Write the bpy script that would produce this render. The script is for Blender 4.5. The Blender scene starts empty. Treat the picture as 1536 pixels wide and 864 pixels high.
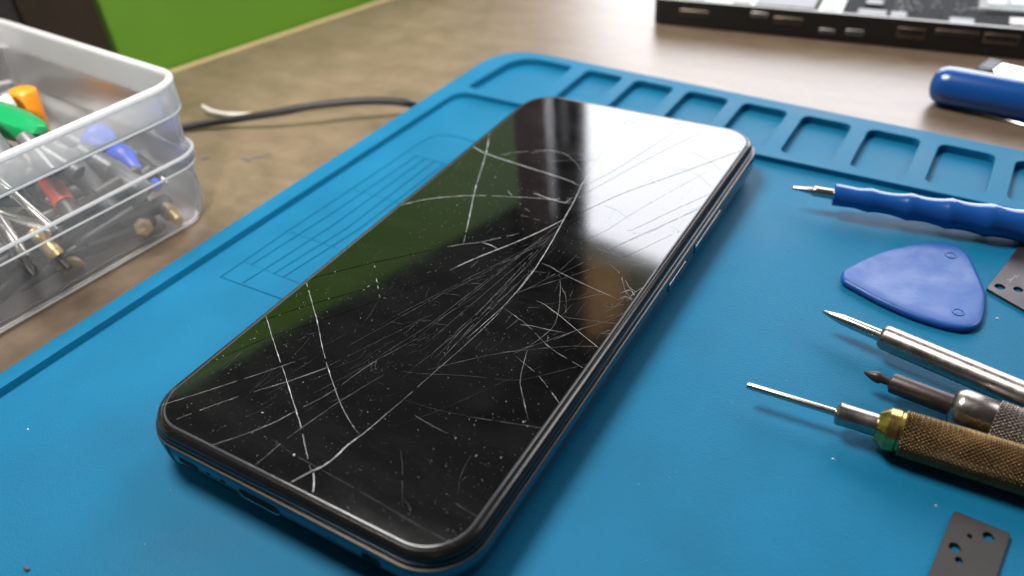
import bpy, bmesh, math, random
from mathutils import Vector, Matrix
random.seed(7)
S = 0.001                      # everything below is in millimetres, scaled to metres when a mesh is made
scn = bpy.context.scene
COL = scn.collection
PI = math.pi

# ------------------------------------------------------------------ camera (solved from the phone's edges)
FPX, CX, CY = 1206.47, 768.0, 432.0
R = Matrix(((0.8601335, -0.2652340, 0.4356848), (0.5057134, 0.5548335, -0.6606162), (-0.0665147, 0.7885498, 0.6113633)))
C = Vector((90.844, -137.155, 114.088))
def ray(p): return R @ Vector((p[0]-CX, -(p[1]-CY), -FPX))
def at(p, z):                  # a point of the photograph carried to the real height z
    a = ray(p); t = (z-C.z)/a.z
    return C + a*t
def aty(p, y):
    a = ray(p); return C + a*((y-C.y)/a.y)
def atx(p, x):
    a = ray(p); return C + a*((x-C.x)/a.x)
def rez(p, z1, z0=-6.9):
    q = C + (Vector((p[0], p[1], z0))-C)*((C.z-z1)/(C.z-z0))
    return (q.x, q.y)
ZM = -11.8                     # mat work surface
ZT = ZM+1.9                    # raised rim of the mat
ZD = ZM-3.2                    # desk top

# ------------------------------------------------------------------ mesh helpers
class MB:
    def __init__(s): s.v=[]; s.f=[]; s.m=[]
    def add(s, vs, fs, mi=0):
        o=len(s.v); s.v += [tuple(v) for v in vs]; s.f += [tuple(i+o for i in f) for f in fs]; s.m += [mi]*len(fs); return s
    def loft(s, loops, cap0=True, cap1=True, mi=0, closed=False):
        n=len(loops[0]); vs=[p for l in loops for p in l]; fs=[]
        L=len(loops)
        for k in range(L if closed else L-1):
            a=k*n; b=((k+1)%L)*n
            for i in range(n):
                j=(i+1)%n; fs.append((a+i,a+j,b+j,b+i))
        if not closed:
            if cap0: fs.append(tuple(range(n-1,-1,-1)))
            if cap1: fs.append(tuple((L-1)*n+i for i in range(n)))
        return s.add(vs,fs,mi)
    def box(s, c, h, rz=0, bev=0.0, mi=0, fr=None):
        # c centre, h half sizes; small rounded vertical and top edges
        r=max(bev,0.001)
        loops=[]
        for ins,z in ((r,-h[2]),(0,-h[2]+r),(0,h[2]-r),(r,h[2])):
            l=rrect(h[0]-ins,h[1]-ins,max(r-ins*0.5,0.02),3)
            loops.append([(p[0],p[1],z) for p in l])
        ca,sa=math.cos(rz),math.sin(rz)
        out=[]
        for l in loops:
            if fr: out.append([tuple(Vector(c)+fr@Vector(p)) for p in l])
            else: out.append([(c[0]+p[0]*ca-p[1]*sa, c[1]+p[0]*sa+p[1]*ca, c[2]+p[2]) for p in l])
        return s.loft(out,mi=mi)
    def lathe(s, p0, p1, prof, seg=32, mi=0, fn=None):
        p0=Vector(p0); ax=(Vector(p1)-p0).normalized()
        a=Vector((0,0,1)) if abs(ax.z)<0.9 else Vector((1,0,0))
        u=(a-ax*a.dot(ax)).normalized(); w=ax.cross(u)
        loops=[]
        for d,r in prof:
            l=[]
            for i in range(seg):
                t=2*PI*i/seg; rr=fn(d,t,r) if fn else r
                l.append(p0+ax*d+(u*math.cos(t)+w*math.sin(t))*rr)
            loops.append(l)
        return s.loft(loops,mi=mi)
    def tube(s, pts, r, seg=12, mi=0, rf=None):
        pts=[Vector(p) for p in pts]; loops=[]
        up=Vector((0,0,1))
        for i,p in enumerate(pts):
            d=(pts[min(i+1,len(pts)-1)]-pts[max(i-1,0)]).normalized()
            u=up-d*up.dot(d)
            if u.length<1e-4: u=Vector((1,0,0))-d*d.x
            u.normalize(); w=d.cross(u); rr=rf(i/(len(pts)-1)) if rf else r
            loops.append([p+(u*math.cos(2*PI*k/seg)+w*math.sin(2*PI*k/seg))*rr for k in range(seg)])
        return s.loft(loops,mi=mi)
    def sphere(s, c, r, sq=(1,1,1), seg=10, mi=0):
        loops=[]
        for k in range(1,seg):
            ph=PI*k/seg
            loops.append([(c[0]+r*sq[0]*math.sin(ph)*math.cos(2*PI*i/seg), c[1]+r*sq[1]*math.sin(ph)*math.sin(2*PI*i/seg), c[2]-r*sq[2]*math.cos(ph)) for i in range(seg)])
        return s.loft(loops,mi=mi)
    def holeplate(s, outer, holes, z0, z1, mi=0):
        def fill(z):
            bm=bmesh.new(); es=[]
            for lp in [outer]+holes:
                vs=[bm.verts.new((p[0],p[1],z)) for p in lp]
                for i in range(len(vs)): es.append(bm.edges.new((vs[i],vs[(i+1)%len(vs)])))
            bmesh.ops.triangle_fill(bm,use_beauty=True,use_dissolve=False,edges=es)
            bm.verts.index_update()
            vs=[tuple(v.co) for v in bm.verts]; fs=[]
            for f in bm.faces:
                ids=[v.index for v in f.verts]
                if f.calc_area()<1e-9: continue
                f.normal_update()
                if f.normal.z<0: ids.reverse()
                fs.append(tuple(ids))
            bm.free(); return vs,fs
        vs,fs=fill(z1); n=len(vs)
        vs2=[(v[0],v[1],z0) for v in vs]
        allf=list(fs)+[tuple(reversed([i+n for i in f])) for f in fs]
        o=0
        for lp in [outer]+holes:
            m=len(lp)
            for i in range(m):
                j=(i+1)%m
                allf.append((o+i,o+i+n,o+j+n,o+j))
            o+=m
        return s.add(vs+vs2,allf,mi)
    def build(s, name, mats, parent=None, base=None, ang=38, bevel=0, smooth=True):
        if not isinstance(mats,(list,tuple)): mats=[mats]
        b=Vector(base) if base is not None else (Vector(parent['_b']) if parent is not None and '_b' in parent else Vector((0,0,0)))
        me=bpy.data.meshes.new(name)
        me.from_pydata([((v[0]-b.x)*S,(v[1]-b.y)*S,(v[2]-b.z)*S) for v in s.v],[],s.f)
        for m in mats: me.materials.append(m)
        if len(mats)>1: me.polygons.foreach_set('material_index',s.m)
        bm=bmesh.new(); bm.from_mesh(me); bmesh.ops.recalc_face_normals(bm,faces=bm.faces); bm.to_mesh(me); bm.free()
        if smooth:
            me.polygons.foreach_set('use_smooth',[True]*len(me.polygons)); me.set_sharp_from_angle(angle=math.radians(ang))
        o=bpy.data.objects.new(name,me); COL.objects.link(o)
        if parent is not None:
            o.parent=parent
        else: o.location=b*S
        o['_b']=list(b)
        if bevel:
            md=o.modifiers.new('bevel','BEVEL'); md.width=bevel*S; md.segments=2; md.limit_method='ANGLE'; md.angle_limit=math.radians(40); md.harden_normals=False
        return o

def rrect(hx,hy,r,n=6,cx=0,cy=0):
    out=[]
    r=min(r,hx*0.999,hy*0.999)
    for (sx,sy,a0) in ((1,1,0),(-1,1,90),(-1,-1,180),(1,-1,270)):
        for k in range(n+1):
            t=math.radians(a0+90*k/n)
            out.append((cx+sx*(hx-r)+r*math.cos(t), cy+sy*(hy-r)+r*math.sin(t)))
    return out
def roundpoly(pts, rad, n=6):
    out=[]; N=len(pts)
    rads=rad if isinstance(rad,(list,tuple)) else [rad]*N
    for i in range(N):
        p=Vector(pts[i][:2]); a=(Vector(pts[i-1][:2])-p); b=(Vector(pts[(i+1)%N][:2])-p)
        la,lb=a.length,b.length; a/=la; b/=lb
        ang=a.angle(b); d=min(rads[i]/math.tan(ang/2),la*0.49,lb*0.49)
        A=p+a*d; B=p+b*d
        for k in range(n+1):
            t=k/n; q=A*(1-t)**2+p*2*t*(1-t)+B*t*t
            out.append((q.x,q.y))
    return out
def offset(pts, d):
    N=len(pts); out=[]
    ar=sum(pts[i][0]*pts[(i+1)%N][1]-pts[(i+1)%N][0]*pts[i][1] for i in range(N))
    sg=1 if ar>0 else -1
    for i in range(N):
        a=Vector(pts[i-1][:2]); b=Vector(pts[(i+1)%N][:2]); t=(b-a)
        if t.length<1e-9: out.append(tuple(pts[i][:2])); continue
        t.normalize(); nn=Vector((t.y,-t.x))*sg
        out.append((pts[i][0]+nn.x*d, pts[i][1]+nn.y*d))
    return out
def smoothpath(pts, n=8):
    pts=[Vector(p) for p in pts]; out=[]
    for i in range(len(pts)-1):
        p0=pts[max(i-1,0)];p1=pts[i];p2=pts[i+1];p3=pts[min(i+2,len(pts)-1)]
        for k in range(n):
            t=k/n
            out.append(0.5*((2*p1)+(p2-p0)*t+(2*p0-5*p1+4*p2-p3)*t*t+(3*p1-p0-3*p2+p3)*t**3))
    out.append(pts[-1]); return out
def chaikin(pts,k=1):
    pts=[Vector(p) for p in pts]
    for _ in range(k):
        o=[pts[0]]
        for a,b in zip(pts[:-1],pts[1:]): o+= [a*.8+b*.2, a*.2+b*.8]
        pts=o+[pts[-1]]
    return pts
def pad(p): return Vector((p[0],p[1],p[2] if len(p)>2 else 0))

def thing(name,label,cat,base,group=None):
    o=bpy.data.objects.new(name,None); COL.objects.link(o); o.empty_display_size=0.005
    o.location=Vector(base)*S; o['_b']=list(base); o['label']=label; o['category']=cat
    if group: o['group']=group
    return o
def tag(o,label,cat,group=None,kind=None):
    o['label']=label; o['category']=cat
    if group: o['group']=group
    if kind: o['kind']=kind
    return o

# ------------------------------------------------------------------ materials
def nmat(name):
    m=bpy.data.materials.new(name); m.use_nodes=True
    nt=m.node_tree; b=nt.nodes['Principled BSDF']; return m,nt,b
def N(nt,t,**k):
    n=nt.nodes.new(t)
    for a,v in k.items():
        if hasattr(n,a): setattr(n,a,v)
        else: n.inputs[a].default_value=v
    return n
def mat(name,col,rough=0.5,metal=0.0,var=0.0,vs=200,bump=0.0,bs=1500,ior=1.5,rv=0.0,coat=0.0,stretch=None,trans=0.0,spec=0.5,sss=0.0):
    m,nt,b=nmat(name); L=nt.links.new
    b.inputs['Base Color'].default_value=(*col,1); b.inputs['Roughness'].default_value=rough; b.inputs['Metallic'].default_value=metal
    b.inputs['IOR'].default_value=ior; b.inputs['Coat Weight'].default_value=coat; b.inputs['Coat Roughness'].default_value=0.05
    b.inputs['Transmission Weight'].default_value=trans; b.inputs['Specular IOR Level'].default_value=spec
    tc=N(nt,'ShaderNodeTexCoord'); co=tc.outputs['Object']
    if stretch:
        mp=N(nt,'ShaderNodeMapping'); mp.inputs['Scale'].default_value=stretch; L(co,mp.inputs['Vector']); co=mp.outputs['Vector']
    if var or rv:
        n=N(nt,'ShaderNodeTexNoise'); n.inputs['Scale'].default_value=vs; n.inputs['Detail'].default_value=5; n.inputs['Roughness'].default_value=0.6
        L(co,n.inputs['Vector'])
        if var:
            r=N(nt,'ShaderNodeMapRange'); r.inputs['From Min'].default_value=0.3; r.inputs['From Max'].default_value=0.7
            r.inputs['To Min'].default_value=1-var; r.inputs['To Max'].default_value=1+var
            L(n.outputs['Fac'],r.inputs['Value'])
            mx=N(nt,'ShaderNodeVectorMath',operation='SCALE'); mx.inputs[0].default_value=col
            L(r.outputs['Result'],mx.inputs['Scale']); L(mx.outputs['Vector'],b.inputs['Base Color'])
        if rv:
            r2=N(nt,'ShaderNodeMapRange'); r2.inputs['From Min'].default_value=0.3; r2.inputs['From Max'].default_value=0.7
            r2.inputs['To Min'].default_value=max(rough-rv,0.02); r2.inputs['To Max'].default_value=rough+rv
            L(n.outputs['Fac'],r2.inputs['Value']); L(r2.outputs['Result'],b.inputs['Roughness'])
    if bump:
        n2=N(nt,'ShaderNodeTexNoise'); n2.inputs['Scale'].default_value=bs; n2.inputs['Detail'].default_value=3
        L(co,n2.inputs['Vector'])
        bp=N(nt,'ShaderNodeBump'); bp.inputs['Strength'].default_value=bump; bp.inputs['Distance'].default_value=0.0003
        L(n2.outputs['Fac'],bp.inputs['Height']); L(bp.outputs['Normal'],b.inputs['Normal'])
    return m

M={}
M['mat']=mat('blue_silicone',(0.006,0.148,0.285),0.52,var=0.10,vs=38,bump=0.32,bs=2400,rv=0.06,spec=0.13)
M['glass']=mat('screen_glass',(0.002,0.002,0.002),0.055,ior=2.05)
def glass_mat():
    m=M['glass']; nt=m.node_tree; b=nt.nodes['Principled BSDF']; L=nt.links.new
    tc=N(nt,'ShaderNodeTexCoord'); mp=N(nt,'ShaderNodeMapping'); mp.inputs['Rotation'].default_value=(0,0,math.radians(35)); mp.inputs['Scale'].default_value=(20,60,20); L(tc.outputs['Object'],mp.inputs['Vector'])
    n=N(nt,'ShaderNodeTexNoise'); n.inputs['Scale'].default_value=1.6; n.inputs['Detail'].default_value=8; n.inputs['Roughness'].default_value=0.7; L(mp.outputs['Vector'],n.inputs['Vector'])
    cr=N(nt,'ShaderNodeValToRGB'); e=cr.color_ramp.elements; e[0].position=.45; e[0].color=(.0032,.0032,.0034,1); e[1].position=.78; e[1].color=(.009,.009,.009,1)
    L(n.outputs['Fac'],cr.inputs['Fac']); L(cr.outputs['Color'],b.inputs['Base Color'])
    mr=N(nt,'ShaderNodeMapRange'); mr.inputs['From Min'].default_value=.35; mr.inputs['From Max'].default_value=.8; mr.inputs['To Min'].default_value=.045; mr.inputs['To Max'].default_value=.10; L(n.outputs['Fac'],mr.inputs['Value']); L(mr.outputs['Result'],b.inputs['Roughness'])
glass_mat()
M['bezel']=mat('black_bezel',(0.010,0.009,0.008),0.22,var=0.3,vs=400,bump=0.05,bs=2500,ior=1.5)
M['glassedge']=mat('ground_glass_edge',(0.07,0.07,0.075),0.16,ior=1.6,rv=0.1,vs=300)
M['frame']=mat('polished_dark_frame',(0.10,0.12,0.145),0.12,metal=1.0,rv=0.05,vs=90)
M['goldline']=mat('bronze_edge',(0.13,0.10,0.075),0.35,metal=1.0)
M['black']=mat('black_plastic',(0.008,0.008,0.009),0.45)
M['hole']=mat('dark_cavity',(0.002,0.002,0.002),0.9)
M['crack']=mat('cracked_glass',(0.62,0.63,0.64),0.35,var=0.3,vs=900)
M['crackfaint']=mat('hairline_scratch',(0.10,0.10,0.10),0.35,var=0.45,vs=700)
M['crackdark']=mat('tilted_crack_dark',(0.001,0.001,0.001),1.0,spec=0.0)  # black stands in for the dark reflection of tilted crack faces
M['dust']=mat('dust',(0.55,0.54,0.52),0.8)
M['steel']=mat('turned_steel',(0.50,0.46,0.42),0.24,metal=1.0,var=0.05,vs=350,rv=0.06)
M['steelbrush']=mat('brushed_steel',(0.34,0.30,0.275),0.31,metal=1.0,var=0.06,vs=500,rv=0.07,bump=0.02,bs=2500)
M['knurlsteel']=mat('knurled_steel',(0.30,0.265,0.24),0.30,metal=1.0,var=0.2,vs=300)
M['darkbit']=mat('blackened_steel',(0.055,0.042,0.040),0.42,metal=0.6,var=0.2,vs=600,bump=0.1,bs=2500)
M['brass']=mat('brass',(0.46,0.32,0.10),0.26,metal=1.0,var=0.12,vs=300,rv=0.08)
M['knurlbrass']=mat('knurled_brass',(0.25,0.165,0.08),0.30,metal=1.0,var=0.28,vs=260)
M['bluehandle']=mat('blue_handle_plastic',(0.008,0.082,0.33),0.24,ior=1.5,var=0.05,vs=100,coat=0.2,bump=0.03,bs=800)
M['bluepick']=mat('blue_pick_plastic',(0.013,0.085,0.34),0.40,var=0.05,vs=150,rv=0.10,bump=0.14,bs=600)
M['plate']=mat('grey_steel_plate',(0.085,0.076,0.08),0.40,metal=0.75,var=0.12,vs=180,rv=0.08,bump=0.08,bs=1800)
M['plate2']=mat('dark_steel_plate',(0.050,0.045,0.044),0.5,metal=0.5,var=0.10,vs=200,rv=0.05,bump=0.06,bs=2200)
M['plateedge']=mat('plate_edge',(0.5,0.45,0.45),0.3,metal=1.0)
M['cable']=mat('black_cable_rubber',(0.010,0.009,0.009),0.5)
M['wirewhite']=mat('white_wire',(0.75,0.70,0.64),0.5)
M['lapblack']=mat('black_chassis',(0.010,0.010,0.010),0.38,var=0.2,vs=80)
M['lapedge']=mat('worn_chassis_lip',(0.16,0.15,0.13),0.35,metal=0.6)
M['board']=mat('dark_board',(0.016,0.017,0.019),0.8,spec=0.15,var=0.4,vs=300,bump=0.3,bs=700)
M['foil']=mat('silver_foil',(0.27,0.29,0.29),0.6,metal=0.0,spec=0.25,var=0.15,vs=120)
M['palegreen']=mat('pale_green_label',(0.55,0.66,0.58),0.5,var=0.1,vs=200)
M['portmetal']=mat('tarnished_port',(0.13,0.095,0.062),0.45,metal=0.7,var=0.25,vs=300)
M['portgrey']=mat('grey_port',(0.30,0.28,0.26),0.45,metal=0.5,var=0.2,vs=300)
M['white']=mat('white_plastic',(0.78,0.78,0.76),0.4)
M['cabinet']=mat('dark_brown_board',(0.016,0.011,0.006),0.7,spec=0.2,var=0.25,vs=40,bump=0.1,bs=300)
M['cabshade']=mat('recess_shade_black',(0.004,0.003,0.003),0.8)  # near-black colour stands in for shade on the cabinet's left part
M['partition']=mat('green_painted_panel',(0.082,0.195,0.013),0.42,var=0.06,vs=12,bump=0.05,bs=200)
M['deskedge']=mat('desk_edging',(0.52,0.38,0.20),0.5,var=0.12,vs=60)
M['scuff']=mat('desk_scuff',(0.10,0.09,0.085),0.7,var=0.3,vs=500)
M['curtain']=mat('grey_brown_curtain',(0.34,0.30,0.275),0.9,var=0.15,vs=20)
M['winframe']=mat('dark_window_frame',(0.02,0.02,0.025),0.5)
M['blind']=mat('tan_blind',(0.62,0.46,0.28),0.8,var=0.1,vs=15)
M['orange']=mat('orange_plastic',(0.86,0.27,0.008),0.35)
M['green']=mat('green_plastic',(0.008,0.30,0.095),0.3)
M['red']=mat('red_plastic',(0.72,0.075,0.026),0.35)
M['bluegrip']=mat('blue_grip',(0.05,0.12,0.72),0.4)
M['greytube']=mat('grey_tube',(0.20,0.20,0.205),0.4,metal=0.5,var=0.15,vs=200)
M['darkgrey']=mat('dark_grey_metal',(0.035,0.031,0.028),0.45,metal=0.1,var=0.3,vs=200)
M['silver']=mat('bright_steel',(0.70,0.67,0.62),0.2,metal=1.0)
M['ochre']=mat('old_brass',(0.62,0.45,0.20),0.32,metal=0.7)

# desk: wood-print laminate, grain along x
def desk_mat():
    m,nt,b=nmat('wood_laminate'); L=nt.links.new
    tc=N(nt,'ShaderNodeTexCoord')
    mp=N(nt,'ShaderNodeMapping'); mp.inputs['Rotation'].default_value=(0,0,math.radians(-62)); mp.inputs['Scale'].default_value=(14,60,9); L(tc.outputs['Object'],mp.inputs['Vector'])
    n1=N(nt,'ShaderNodeTexNoise'); n1.inputs['Scale'].default_value=1.6; n1.inputs['Detail'].default_value=7; n1.inputs['Roughness'].default_value=0.62; n1.inputs['Distortion'].default_value=0.6
    L(mp.outputs['Vector'],n1.inputs['Vector'])
    n2=N(nt,'ShaderNodeTexNoise'); n2.inputs['Scale'].default_value=45; n2.inputs['Detail'].default_value=9; n2.inputs['Roughness'].default_value=0.85
    L(tc.outputs['Object'],n2.inputs['Vector'])
    cr=N(nt,'ShaderNodeValToRGB'); e=cr.color_ramp.elements
    e[0].position=0.28; e[0].color=(0.185,0.130,0.086,1); e[1].position=0.75; e[1].color=(0.262,0.188,0.126,1)
    L(n1.outputs['Fac'],cr.inputs['Fac'])
    cr2=N(nt,'ShaderNodeValToRGB'); e=cr2.color_ramp.elements
    e[0].position=0.30; e[0].color=(0.60,0.59,0.58,1); e[1].position=0.60; e[1].color=(0.97,0.97,0.97,1)
    L(n2.outputs['Fac'],cr2.inputs['Fac'])
    mx=N(nt,'ShaderNodeMix',data_type='RGBA',blend_type='MULTIPLY'); mx.inputs[0].default_value=1
    L(cr.outputs['Color'],mx.inputs[6]); L(cr2.outputs['Color'],mx.inputs[7]); L(mx.outputs[2],b.inputs['Base Color'])
    b.inputs['Roughness'].default_value=0.40; b.inputs['Specular IOR Level'].default_value=0.8
    mr=N(nt,'ShaderNodeMapRange'); mr.inputs['To Min'].default_value=0.28; mr.inputs['To Max'].default_value=0.42; L(n2.outputs['Fac'],mr.inputs['Value']); L(mr.outputs['Result'],b.inputs['Roughness'])
    bp=N(nt,'ShaderNodeBump'); bp.inputs['Strength'].default_value=0.12; bp.inputs['Distance'].default_value=0.0004; L(n1.outputs['Fac'],bp.inputs['Height']); L(bp.outputs['Normal'],b.inputs['Normal'])
    return m
M['desk']=desk_mat()
def plastic_mat(name,clear,white):
    m,nt,b=nmat(name); L=nt.links.new
    out=nt.nodes['Material Output']; nt.nodes.remove(b)
    tr=N(nt,'ShaderNodeBsdfTransparent'); tr.inputs['Color'].default_value=(0.97,0.97,0.98,1)
    di=N(nt,'ShaderNodeBsdfDiffuse'); di.inputs['Color'].default_value=(white,white,white*1.01,1)
    tl=N(nt,'ShaderNodeBsdfTranslucent'); tl.inputs['Color'].default_value=(white,white,white*1.01,1)
    m1=N(nt,'ShaderNodeMixShader'); m1.inputs[0].default_value=0.5; L(di.outputs[0],m1.inputs[1]); L(tl.outputs[0],m1.inputs[2])
    m2=N(nt,'ShaderNodeMixShader'); L(tr.outputs[0],m2.inputs[2]); L(m1.outputs[0],m2.inputs[1])
    tc=N(nt,'ShaderNodeTexCoord'); nz=N(nt,'ShaderNodeTexNoise'); nz.inputs['Scale'].default_value=35; nz.inputs['Detail'].default_value=4; L(tc.outputs['Object'],nz.inputs['Vector'])
    mr=N(nt,'ShaderNodeMapRange'); mr.inputs['To Min'].default_value=clear-0.06; mr.inputs['To Max'].default_value=clear+0.06; L(nz.outputs['Fac'],mr.inputs['Value']); L(mr.outputs['Result'],m2.inputs[0])
    gl=N(nt,'ShaderNodeBsdfGlossy'); gl.inputs['Roughness'].default_value=0.36
    fr=N(nt,'ShaderNodeFresnel'); fr.inputs['IOR'].default_value=1.4
    m3=N(nt,'ShaderNodeMixShader'); L(fr.outputs[0],m3.inputs[0]); L(m2.outputs[0],m3.inputs[1]); L(gl.outputs[0],m3.inputs[2])
    L(m3.outputs[0],out.inputs['Surface'])
    return m
M['binwall']=plastic_mat('frosted_plastic',0.885,0.98)
M['binrim']=plastic_mat('frosted_plastic_rim',0.62,0.98)
M['binbright']=plastic_mat('frosted_plastic_bright_edge',0.14,0.98)  # more opaque white copy, puts the light caught by the edges into colour
def emit(name,col,st):
    m,nt,b=nmat(name); b.inputs['Base Color'].default_value=(0,0,0,1); b.inputs['Emission Color'].default_value=(*col,1); b.inputs['Emission Strength'].default_value=st; return m
WIN=6.4
M['pane']=emit('bright_daylit_pane',(0.92,0.94,1.0),WIN)

# ------------------------------------------------------------------ setting: desk and the green panel behind it
E0=at((270,100),ZD); E1=at((540,10),ZD); eu=(E1-E0).normalized(); en=Vector((eu.y,-eu.x,0))   # far-left desk edge; en points into the desk
def desk():
    a=E0-eu*420; b=E0+eu*900
    poly=[(a.x,a.y),(a.x+en.x*1500,a.y+en.y*1500),(b.x+en.x*1500,b.y+en.y*1500),(b.x,b.y)]
    ins=[(p[0],p[1]) for p in poly]
    lip=3.5
    q=[(poly[0][0]+en.x*lip,poly[0][1]+en.y*lip),poly[1],poly[2],(poly[3][0]+en.x*lip,poly[3][1]+en.y*lip)]
    mb=MB(); mb.loft([[(p[0],p[1],ZD-25) for p in q],[(p[0],p[1],ZD) for p in q]])
    o=mb.build('desk',M['desk']); o['kind']='structure'
    ed=MB(); q2=[poly[0],q[0],q[3],poly[3]]
    ed.loft([[(p[0],p[1],ZD-25) for p in q2],[(p[0],p[1],ZD+0.25) for p in q2]])
    ed.build('edge_band',M['deskedge'],o,bevel=0.5)
    # two dark scuffs in the laminate
    for pts in ([(362,238),(372,240),(382,236),(392,236),(406,229)],[(303,239),(309,237),(315,236)]):
        P=[at(p,ZD+0.12) for p in pts]; sc=MB()
        L=[];Rr=[]
        for i,p in enumerate(P):
            d=(P[min(i+1,len(P)-1)]-P[max(i-1,0)]).normalized(); n=Vector((-d.y,d.x,0)); w=[0.2,0.9,0.6,1.0,0.25][i] if len(P)>3 else [0.5,1.1,0.5][i]
            L.append(p+n*w); Rr.append(p-n*w)
        k=len(P); sc.add(L+Rr,[(i,i+1,k+i+1,k+i) for i in range(k-1)])
        sc.build('scuff',M['scuff'],o)
    return o
desk()
def wall():
    mb=MB(); a=E0-eu*400-en*2; b=E0+eu*192-en*2; t=-en*18
    q=[a,b,b+t,a+t]
    mb.loft([[(p.x,p.y,ZD-60) for p in q],[(p.x,p.y,176) for p in q]])
    o=mb.build('wall',M['partition'],bevel=1.0); o['kind']='structure'
wall()

# ------------------------------------------------------------------ repair mat
def repair_mat():
    tl=lambda p: at(p,ZT)
    l0,l1=tl((17,549)),tl((640,146)); t0,t1=tl((850,88)),tl((1536,226))
    def isect(a,b,c,d):
        x1,y1,x2,y2,x3,y3,x4,y4=a.x,a.y,b.x,b.y,c.x,c.y,d.x,d.y
        D=(x1-x2)*(y3-y4)-(y1-y2)*(x3-x4); A=x1*y2-y1*x2; B=x3*y4-y3*x4
        return Vector(((A*(x3-x4)-(x1-x2)*B)/D,(A*(y3-y4)-(y1-y2)*B)/D,0))
    TL=isect(l0,l1,t0,t1); du=(t1-t0).normalized(); dv=(l0-l1).normalized(); du.z=dv.z=0
    TR=TL+du*300; BL=TL+dv*330; BR=TR+dv*330
    outer=roundpoly([TL,BL,BR,TR],[20,14,14,14],10)
    th=thing('repair_mat','blue silicone repair mat with small trays along its far edge','mat',(TL.x,TL.y,ZD))
    rz=lambda x,y: rez((x,y),ZT)
    holes=[]
    top=lambda x: 121.3-(x+45)*0.090
    bot=lambda x: 90.0-(x+60)*0.036
    # large corner tray, then the row of small trays
    xs=[(-71.6,-43.6)]+[(-37.6+20.3*i,-37.6+20.3*i+15.6) for i in range(8)]
    for i,(a,b) in enumerate(xs):
        sh=0.9 if i else 0
        q=[rz(a,bot(a)),rz(b-sh*0.4,bot(b)),rz(b,top(b)),rz(a+sh*0.5 if i else a+3.5,top(a)+(0 if i else 0.0))]
        holes.append(roundpoly(q,[3.0,3.0,3.0,3.0] if i else [2.5,3,3,13],6))
    for k in range(8,13):
        a=-37.6+20.3*k; b=a+15.6
        if b>205: break
        holes.append(roundpoly([rz(a,bot(a)),rz(b,bot(b)),rz(b,top(b)),rz(a,top(a))],3,6))
    il0=at((52,548),ZT); il1=at((640,165),ZT); iv=(il0-il1).normalized()
    sb=lambda x: 86.3-(x+72)*0.0365
    c1=Vector((*rz(-72.6,sb(-72.6)),0)); c2=Vector((*rz(205,sb(205)),0))
    ww=[c1,Vector((il1.x+iv.x*(300),il1.y+iv.y*300,0)),None,c2]
    ww[2]=Vector((c2.x-4,ww[1].y,0))
    win=roundpoly(ww,[7,10,10,8],8)
    mb=MB(); mb.loft([[(*p,ZD) for p in outer],[(*p,ZM-0.7) for p in outer]]); mb.build('base_sheet',M['mat'],th,bevel=0.3)
    mb=MB(); mb.holeplate(outer,holes+[win],ZM-0.69,ZT); mb.build('tray_strip',M['mat'],th,bevel=0.45)
    wi=offset(win,-0.02)
    mb=MB(); mb.loft([[(*p,ZM-0.68) for p in wi],[(*p,ZM) for p in wi]]); ws=mb.build('work_surface',M['mat'],th)
    # moulded ruler lines left of the phone
    lines=[]
    P=lambda p: at(p,ZM)
    long_=[[(331,416),(430,348),(527,284),(600,235),(628,216),(645,207),(660,203),(680,204),(712,213),(760,224)],
           [(331,416),(375,432),(420,448),(445,457)],
           [(378,397),(500,319),(625,234)],[(364,425),(396,405),(500,338),(638,238)],[(410,411),(520,343),(652,242)],[(425,416),(540,343),(666,247)],
           [(366,393),(380,399),(396,404),(410,411),(425,416),(448,425)],
           [(436,349),(460,357),(505,373)],[(520,283),(545,289),(570,296),(600,306)],[(625,234),(640,238),(655,243),(672,246)]]
    cutters=[]
    for li,pl in enumerate(long_):
        gw,gd=(.31,.26) if li<6 else (.24,.12)
        pts=[P(p) for p in pl]
        if len(pl)>8: pts=smoothpath(pts[2:],6) if len(pts)<0 else [pts[0],pts[1]]+smoothpath(pts[2:],6)
        loops=[]
        rb=MB()
        for i,p in enumerate(pts):
            d=(pts[min(i+1,len(pts)-1)]-pts[max(i-1,0)]).normalized(); n=Vector((-d.y,d.x,0))
            q=p-d*0.1 if i==0 else (p+d*0.1 if i==len(pts)-1 else p)
            loops.append([q+n*gw+Vector((0,0,.3)),q-n*gw+Vector((0,0,.3)),q-n*gw*.7-Vector((0,0,gd)),q+n*gw*.7-Vector((0,0,gd))])
        rb.loft(loops); cut=rb.build('groove_cutter',M['mat'],th,smooth=False)
        md=ws.modifiers.new('groove','BOOLEAN'); md.operation='DIFFERENCE'; md.solver='EXACT'; md.object=cut
        cutters.append(cut)
    bpy.context.view_layer.update()
    dg=bpy.context.evaluated_depsgraph_get()
    me=bpy.data.meshes.new_from_object(ws.evaluated_get(dg)); ws.modifiers.clear(); ws.data=me
    for c in cutters: bpy.data.objects.remove(c,do_unlink=True)
    me.polygons.foreach_set('use_smooth',[False]*len(me.polygons))
    return th
repair_mat()

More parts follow.
